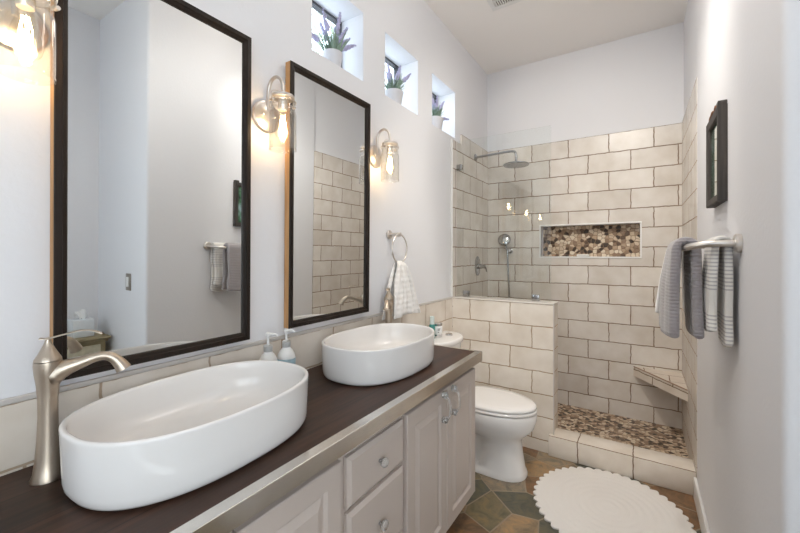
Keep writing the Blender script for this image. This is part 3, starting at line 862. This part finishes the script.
# ------------------------------------------------------------------ towel ring and hand towel
t = thing('towel_ring', 'brushed nickel towel ring on the left wall past the mirrors', 'towel ring', (0, 1.815, 1.475))
obj('mount', lathe(B(), [(.026, .0005), (.026, .010), (.020, .015), (.001, .016)], (0, 1.815, 1.475), 'x', 30), M['satin'], t)
obj('post', lathe(B(), [(.009, .014), (.009, .060), (.012, .062), (.012, .084), (.008, .087), (.001, .088)], (0, 1.815, 1.475), 'x', 20), M['satin'], t)
RC = Vector((.073, 1.822, 1.392))
bm = tube(B(), [(RC.x + .016 * math.sin(a) * 0, RC.y + .078 * math.sin(a), RC.z + .083 * math.cos(a)) for a in [2 * PI * k / 48 for k in range(48)]], .0048, 10, cyc=True)
obj('ring', bm, M['satin'], t)
def cloth(name, fn, nu, nv, mat, thick, parent=None, label=None, sub=1):
    bm = B()
    g = [[bm.verts.new(fn(i / nu, j / nv)) for j in range(nv + 1)] for i in range(nu + 1)]
    for i in range(nu):
        for j in range(nv):
            bm.faces.new((g[i][j], g[i + 1][j], g[i + 1][j + 1], g[i][j + 1]))
    o = obj(name, bm, mat, parent, True, 180, label)
    s = o.modifiers.new('thickness', 'SOLIDIFY'); s.thickness = thick; s.offset = 0
    if sub:
        q = o.modifiers.new('soft', 'SUBSURF'); q.levels = sub; q.render_levels = sub
    return o
def hand_towel_fn(u, v):
    # v runs front hem -> over the ring bottom -> back hem; u across
    zt = 1.3165
    if v < .5: f = 1 - v / .5; side = 1
    else: f = (v - .5) / .5; side = -1
    zb = 1.005 if side > 0 else .995
    wid = .036 + (.165 if side > 0 else .095) * (f ** .7)
    s = (u - .5) * 2
    yc = RC.y + (.030 * f if side > 0 else -.048 * f)
    y = yc + s * wid / 1.0 * .72
    fold = math.sin(s * 7.5 + (0 if side > 0 else 1.3)) * .012 * (1 - .35 * f) + .006 * math.sin(s * 15 + 4 * f)
    x = RC.x + side * (.012 + .024 * f ** .6) + fold * min(1, f * 3)
    z = zt - (zt - zb) * f + (.012 * (1 - min(1, f * 6)) ** 2) + .006 * math.cos(s * 3) * f
    return Vector((max(x, .028), y, z))
o = cloth('hand_towel', hand_towel_fn, 28, 36, M['handtowel'], .007)
tag(o, 'white hand towel hanging through the nickel towel ring on the left wall', 'towel')

# ------------------------------------------------------------------ shower glass, fixtures, bench, soap
GY = 2.768
gl = thing('shower_glass_panel', 'frameless clear glass panel standing on the tiled half wall', 'glass panel', (.37, GY, HZ + .0105))
obj('pane', box(B(), .0135, .725, GY - .005, GY + .005, HZ + .0115, 2.262, .0012, 1), M['glass'], gl, False)
for x in (.09, .62):
    obj('glass_clamp', box(B(), x - .025, x + .025, GY - .013, GY + .013, HZ + .0105, HZ + .056, .002), M['darkchrome'], gl, label='square metal clamp at the foot of the glass')
obj('glass_clamp', box(B(), .0125, .058, GY - .013, GY + .013, 2.03, 2.075, .002), M['darkchrome'], gl, label='square metal wall clamp on the glass')

sh = thing('rain_shower_head', 'round chrome rain shower head on a long wall arm', 'shower head', (.012, 3.16, 2.22))
obj('wall_flange', lathe(B(), [(.030, .0125), (.030, .018), (.024, .024), (.012, .026)], (0, 3.16, 2.22), 'x', 28), M['darkchrome'], sh)
obj('shower_arm', tube(B(), smooth_path([(.013, 3.16, 2.22), (.12, 3.16, 2.223), (.26, 3.16, 2.228), (.335, 3.16, 2.228), (.365, 3.16, 2.216), (.374, 3.16, 2.185), (.374, 3.16, 2.130)], 6), .0105, 14), M['darkchrome'], sh)
hd = obj('spray_disc', lathe(B(), [(.014, 2.138), (.022, 2.130), (.030, 2.122), (.098, 2.117), (.105, 2.113), (.105, 2.106), (.101, 2.102), (.001, 2.102)], (.374, 3.16, 0), 'z', 48), M['darkchrome'], sh)

hs = thing('hand_shower', 'round handheld shower head on its holder with a hanging hose', 'hand shower', (.215, 3.499, 1.38))
obj('holder', lathe(B(), [(.024, -.001), (.024, -.010), (.014, -.016), (.014, -.050), (.010, -.053)], (.228, 3.5, 1.385), 'y', 24), M['darkchrome'], hs)
pts = [Vector((.215, 3.452, 1.36)), Vector((.210, 3.450, 1.40)), Vector((.197, 3.440, 1.455))]
obj('handle', tube(B(), smooth_path(pts, 6), [.010, .011, .012], 14), M['darkchrome'], hs)
bm = lathe(B(), [(.001, .014), (.030, .013), (.052, .006), (.058, 0), (.057, -.005), (.050, -.007), (.001, -.007)], (0, 0, 0), 'z', 36)
bmesh.ops.transform(bm, verts=bm.verts, matrix=Matrix.Translation((.190, 3.430, 1.492)) @ Matrix.Rotation(math.radians(72), 4, 'X') @ Matrix.Rotation(math.radians(8), 4, 'Y'))
obj('spray_face', bm, M['darkchrome'], hs)
obj('hose', tube(B(), smooth_path([(.215, 3.452, 1.362), (.218, 3.454, 1.25), (.224, 3.456, 1.10), (.226, 3.458, .92), (.20, 3.455, .70), (.14, 3.46, .62), (.08, 3.47, .70), (.06, 3.488, .88), (.06, 3.499, .95)], 8), .0075, 10), M['darkchrome'], hs)

vl = thing('shower_valve', 'oval chrome shower valve with a lever on the left shower wall', 'shower valve', (.012, 3.21, 1.252))
rings = []
for sc_, x in ((1, .0125), (1, .018), (.93, .022), (.5, .024), (.02, .0245)):
    rings.append([Vector((x, 3.21 + .060 * sc_ * math.cos(a), 1.252 + .088 * sc_ * math.sin(a))) for a in [2 * PI * k / 40 for k in range(40)]])
obj('escutcheon', loft(B(), rings), M['darkchrome'], vl)
obj('valve_stem', lathe(B(), [(.022, .02), (.022, .055), (.018, .058), (.018, .085), (.012, .088)], (0, 3.21, 1.248), 'x', 28), M['darkchrome'], vl)
obj('lever', tube(B(), smooth_path([(.075, 3.21, 1.248), (.085, 3.225, 1.236), (.088, 3.245, 1.200)], 5), [.009, .008, .006], 12), M['darkchrome'], vl)

# triangular corner bench
bm = B()
tri = [(1.205, YB - .0005), (XR - .0005, 3.075), (XR - .0005, YB - .0005)]
loft(bm, [[Vector((x, y, zz)) for x, y in tri] for zz in (.392, .466)])
o = obj('corner_bench', bm, M['tile_bench'], None, False)
tag(o, 'triangular tiled corner bench in the right corner of the shower', 'bench')
bm = B()
tube(bm, [(1.208, YB - .003, .4665), (XR - .003, 3.078, .4665)], .0035, 8)
bench_edge = obj('edge_trim', bm, pm('brown_edge_line', (.30, .17, .10), .4), o)
bench_edge.location = -Vector((0, 0, 0))
o2 = o
# bar of soap in the niche
bm = box(B(), .79, .885, YB + .02, YB + .075, NICHE[2] + .0005, NICHE[2] + .020, .006, 3)
o = obj('soap_bar', bm, M['soap'], None, True, 60)
tag(o, 'white bar lying on the bottom ledge of the pebble niche', 'soap')

# ------------------------------------------------------------------ right wall: picture, towel bar, towels
py0, py1, pz0, pz1 = 1.765, 2.035, 1.556, 1.905
pic = thing('picture_frame', 'weathered dark picture frame high on the right wall', 'picture', (XR, 1.90, pz0))
def pring(i, d): return [Vector((XR - d, py0 + i, pz0 + i)), Vector((XR - d, py1 - i, pz0 + i)), Vector((XR - d, py1 - i, pz1 - i)), Vector((XR - d, py0 + i, pz1 - i))]
bm = loft(B(), [pring(.0, .0005), pring(0, .027), pring(.003, .030), pring(.028, .026), pring(.033, .020), pring(.033, .008)], True, False)
obj('frame', bm, M['picframe'], pic, True, 25)
obj('print', box(B(), XR - .016, XR - .010, py0 + .032, py1 - .032, pz0 + .032, pz1 - .032), M['art'], pic, False, label='dark green print behind glass')
bm = B()
# small metal bird and a curl perched on the top edge
bx = XR - .016
rings = []
for k, (yy, zz, r) in enumerate([(2.045, .018, .001), (2.030, .020, .005), (2.012, .024, .010), (1.994, .030, .012), (1.980, .038, .009), (1.970, .045, .008), (1.960, .047, .006), (1.950, .045, .001)]):
    rings.append([Vector((bx + r * .8 * math.cos(a), yy, pz1 + zz - .014 + r * math.sin(a))) for a in [2 * PI * j / 12 for j in range(12)]])
loft(bm, rings)
obj('bird_ornament', bm, M['rust'], pic, label='small rusty metal bird on top of the frame')
bm = tube(B(), smooth_path([(bx, 1.915, pz1 - .002), (bx, 1.905, pz1 + .02), (bx, 1.89, pz1 + .032), (bx, 1.875, pz1 + .024), (bx, 1.882, pz1 + .012)], 5), [.007, .006, .006, .005, .003], 10)
obj('scroll_ornament', bm, M['rust'], pic)
obj('raised_corner', box(B(), XR - .028, XR - .001, 1.765, 1.80, pz1 - .001, pz1 + .016, .003), M['picframe'], pic)

tb = thing('towel_bar', 'brushed nickel double towel bar on the right wall', 'towel bar', (XR, 1.85, 1.397))
for yy in (1.558, 2.13):
    obj('flange', lathe(B(), [(.030, -.0005), (.030, -.012), (.026, -.016), (.014, -.017)], (XR, yy, 1.397), 'x', 30), M['satin'], tb)
pts = smooth_path([(XR - .014, 1.558, 1.397), (1.470, 1.558, 1.397), (1.435, 1.564, 1.396), (1.402, 1.583, 1.390), (1.386, 1.615, 1.386), (1.383, 1.66, 1.385)], 6) + \
      smooth_path([(1.383, 2.03, 1.385), (1.386, 2.073, 1.386), (1.402, 2.105, 1.390), (1.435, 2.124, 1.396), (1.470, 2.13, 1.397), (XR - .014, 2.13, 1.397)], 6)
obj('front_bar', tube(B(), pts, .0115, 14), M['satin'], tb)
obj('rear_bar', tube(B(), [(1.474, 1.558, 1.397), (1.474, 2.13, 1.397)], .007, 12), M['satin'], tb)

def drape(name, bx, bz, y0, y1, zf, zb, lean_f, lean_b, gap, mat, thick, seed, amp=.006, freq=30, zig=0.0, splay=0.0):
    def fn(u, v):
        y = y0 + (y1 - y0) * u
        nz = noise.noise(Vector((u * 3 + seed, v * 2, seed)))
        if v < .45:
            f = 1 - v / .45
            x = bx - gap - lean_f * (f ** .8) - splay * u * min(1, f * 2.5)
            z = bz - (bz - zf) * f
            w = f
        elif v > .55:
            f = (v - .55) / .45
            x = bx + gap + lean_b * f
            z = bz - (bz - zb) * f
            w = f
        else:
            a = (v - .45) / .1 * PI
            x = bx - gap * math.cos(a); z = bz + gap * math.sin(a); w = 0
        fold = amp * math.sin(y * freq * 2 + seed + v * 2) + .010 * nz
        sgn = -1 if v < .5 else .4
        x += sgn * abs(fold) * min(1, w * 2)
        y += zig * math.sin(z * 26 + seed) * w + .014 * nz * w
        z += .008 * math.sin(u * 5 + seed) * w
        return Vector((min(x, XR - .004 - thick * .5), y, z))
    return cloth(name, fn, 18, 40, mat, thick)
o = drape('bath_towel', 1.384, 1.3855, 1.622, 1.920, 1.056, 1.062, .004, .006, .0270, M['graytowel'], .030, 1.3, .005, 14, .006, .022)
tag(o, 'thick grey ribbed bath towel folded over the bar on the right wall', 'towel', 'towels on the bar')
o = drape('bath_towel', 1.383, 1.386, 1.955, 2.020, 1.112, 1.12, .038, .006, .0245, M['whitetowel'], .022, 4.1, .003, 20)
tag(o, 'white bath towel peeking out behind the grey towel', 'towel', 'towels on the bar')
o = drape('striped_hand_towel', 1.472, 1.399, 1.574, 1.725, 1.104, 1.058, .004, .000, .0165, M['striped'], .021, 2.2, .006, 30, .008, .006)
tag(o, 'cream hand towel with fine grey stripes hanging nearest on the right wall', 'towel', 'towels on the bar')

# switch, side table and tissue box in the alcove (seen in the mirror)
sw = thing('light_switch', 'pewter light switch plate with a white rocker, seen in the near mirror', 'light switch', (1.765, 1.151, 1.14))
obj('plate', box(B(), 1.729, 1.801, 1.145, 1.1508, 1.082, 1.198, .002), M['switch'], sw)
obj('rocker', box(B(), 1.748, 1.782, 1.140, 1.1449, 1.106, 1.174, .002), M['white_plastic'], sw)
tb = thing('side_table', 'small distressed olive side table in the alcove, seen in the near mirror', 'side table', (2.13, .86, 0))
obj('table_top', box(B(), 1.99, 2.285, .60, 1.132, .722, .744, .008, 3), M['table'], tb)
obj('top_moulding', box(B(), 2.003, 2.283, .615, 1.120, .704, .722, .006, 2), M['table'], tb)
obj('table_body', box(B(), 2.015, 2.280, .63, 1.105, .16, .704), M['table'], tb, False)
dr = obj('drawer', box(B(), 2.006, 2.0148, .66, 1.075, .56, .690, .003), pm('pale_worn_paint', (.50, .46, .34), .5, noise_amt=.4, noise_scale=25), tb)
obj('drawer_knob', lathe(B(), [(.012, 0), (.014, -.012), (.001, -.018)], (2.006, .867, .625), 'x', 16), M['switch'], dr)
obj('cupboard_door', box(B(), 2.006, 2.0148, .66, 1.075, .20, .545, .003), bpy.data.materials['pale_worn_paint'], tb)
for x in (2.03, 2.255):
    for y in (.65, 1.085):
        obj('leg', lathe(B(), [(.014, .0005), (.020, .06), (.024, .16)], (x, y, 0), 'z', 16), M['table'], tb)
tx = thing('tissue_box', 'pale tissue box with a tissue pulled up, on the side table', 'tissue box', (2.13, .998, .7445))
obj('box', box(B(), 2.07, 2.19, .938, 1.058, .7445, .865, .004), M['tissuebox'], tx)
def tis(u, v):
    s = (u - .5) * 2
    return Vector((2.13 + .020 * math.sin(s * 5 + v * 3) * (.3 + v), .998 + s * .035 * (.4 + v), .8655 + .065 * v * (1 - .45 * s * s) + .012 * math.sin(s * 6)))
cloth('tissue', tis, 10, 8, M['tissue'], .0015, tx)

# ------------------------------------------------------------------ rug
def rug():
    cx, cy, n = 1.105, 2.275, 288
    bm = B()
    def rad(a, k):
        ph = (a * 40 / (2 * PI)) % 1.0
        sc_ = abs(math.sin(PI * ph)) ** .7
        base = .352 + (.026 * sc_ if k > .93 else 0)
        return base
    radii = [0.04, .08, .12, .16, .20, .24, .28, .31, .335]
    rings = []
    def pt(r, a, z):
        s, c = math.sin(a), math.cos(a)
        return Vector((cx + r * c * 1.0, cy + r * s * 1.02, z))
    for r in radii:
        for dr, zz in ((-.012, .010), (0, .0125), (.010, .010)):
            rings.append([pt(r + dr, 2 * PI * i / n, zz) for i in range(n)])
    rings.append([pt(.353, 2 * PI * i / n, .0105) for i in range(n)])
    edge = [.353 + .024 * abs(math.sin(PI * ((i * 44 / n) % 1.0))) ** .8 for i in range(n)]
    rings.append([pt(edge[i], 2 * PI * i / n, .0085) for i in range(n)])
    rings.append([pt(edge[i], 2 * PI * i / n, .0008) for i in range(n)])
    loft(bm, rings, True, True)
    o = obj('bath_rug', bm, M['rug'], None, True, 60)
    tag(o, 'round white cotton bath rug with a scalloped edge on the slate floor', 'rug')
rug()

# ------------------------------------------------------------------ lavender pots on the window sills
def lavender(x, y, z, label, spikes, seed, K):
    rnd = random.Random(seed)
    t = thing('potted_lavender', label, 'potted plant', (x, y, z), 'lavender pots in the high windows')
    obj('pot', lathe(B(), [(r_ * K, h_) for r_, h_ in [(.036, .0005), (.038, .003), (.049, .088), (.051, .092), (.051, .104), (.048, .106), (.045, .100), (.044, .094)]], (x, y, z), 'z', 32, True, False), M['pot'], t, True, 40)
    obj('soil', lathe(B(), [(.0448, .093), (.02, .097), (.001, .098)], (x, y, z), 'z', 24, False), M['soil'], t)
    bm = B()
    for k in range(80):
        a = rnd.uniform(0, 2 * PI); r0 = rnd.uniform(0, .040); ln = rnd.uniform(.04, .115); out = rnd.uniform(.01, .06)
        c, s = math.cos(a), math.sin(a)
        p0 = Vector((x + r0 * c, y + r0 * s, z + .095)); p2 = p0 + Vector((out * c, out * s, ln)); p1 = (p0 + p2) / 2 + Vector((0, 0, .012))
        tube(bm, smooth_path([p0, p1, p2], 3), [.0026, .0045, .0036, .0010], 5, .45)
    tips = []
    for (dx, dy, h) in spikes:
        p0 = Vector((x + dx * .2, y + dy * .2, z + .095)); p2 = Vector((x + dx, y + dy, z + h)); p1 = (p0 + p2) / 2 + Vector((-dx * .12, -dy * .12, .006))
        pts = smooth_path([p0, p1, p2], 6)
        tube(bm, pts, .0014, 5)
        tips.append((pts[-5], pts[-1]))
    obj('foliage', bm, M['leaf'], t)
    for a_, b_ in tips:
        bm = B(); d = b_ - a_; L_ = .085; d.normalize()
        n = 9
        for k in range(n):
            f = k / (n - 1)
            c = b_ + d * (f * L_ - .25 * L_)
            r = .0165 * (1 - .6 * f) * (.75 if k == 0 else 1)
            for j in range(4):
                a = rnd.uniform(0, 2 * PI)
                side = d.orthogonal().normalized(); side.rotate(Matrix.Rotation(a, 3, d))
                bmesh.ops.create_icosphere(bm, subdivisions=1, radius=r * .62, matrix=Matrix.Translation(c + side * r * .5) @ Matrix.Scale(1.25, 4, d))
        obj('flower_spike', bm, M['lavender'], t)
SP = [[(.02, -.065, .215), (-.03, -.02, .20), (.045, -.012, .22), (-.01, .05, .185), (.01, .068, .185), (.035, .060, .150), (-.04, -.09, .16), (.03, .03, .19)],
      [(.0, -.04, .20), (.02, .02, .215), (.03, .095, .22), (-.03, .0, .19)],
      [(.0, -.045, .235), (.02, -.015, .20), (-.02, .02, .21), (.025, .10, .13), (.03, .025, .185)]]
lavender(-.082, 1.425, 2.2885, 'whitewashed pot of lavender in the nearest high window', SP[0], 3, 1.0)
lavender(-.075, 1.978, 2.2885, 'whitewashed pot of lavender in the middle high window', SP[1], 5, 1.24)
lavender(-.070, 2.540, 2.2885, 'whitewashed pot of lavender in the high window nearest the shower', SP[2], 9, 1.3)

# ------------------------------------------------------------------ a tree beyond the windows
t = thing('garden_tree', 'pale leafy tree outside the nearest high window', 'tree', (-3.2, 4.9, 0))
obj('trunk', tube(B(), smooth_path([(-3.2, 4.9, 0), (-3.25, 4.95, 1.6), (-3.15, 4.9, 3.2), (-3.1, 5.0, 5.0)], 5), [.12, .1, .07, .03], 12), M['bark'], t)
bm = B(); rnd = random.Random(11)
for k in range(700):
    p = Vector((rnd.gauss(-3.2, .5), rnd.gauss(4.9, .6), rnd.gauss(5.0, .7)))
    q = bmesh.ops.create_grid(bm, x_segments=1, y_segments=1, size=.045)
    mt = Matrix.Translation(p) @ Matrix.Rotation(rnd.uniform(0, 6), 4, 'Z') @ Matrix.Rotation(rnd.uniform(0, 3), 4, 'X') @ Matrix.Scale(.5, 4, (1, 0, 0))
    bmesh.ops.transform(bm, verts=q['verts'], matrix=mt)
obj('leaves', bm, M['treeleaf'], t, False)
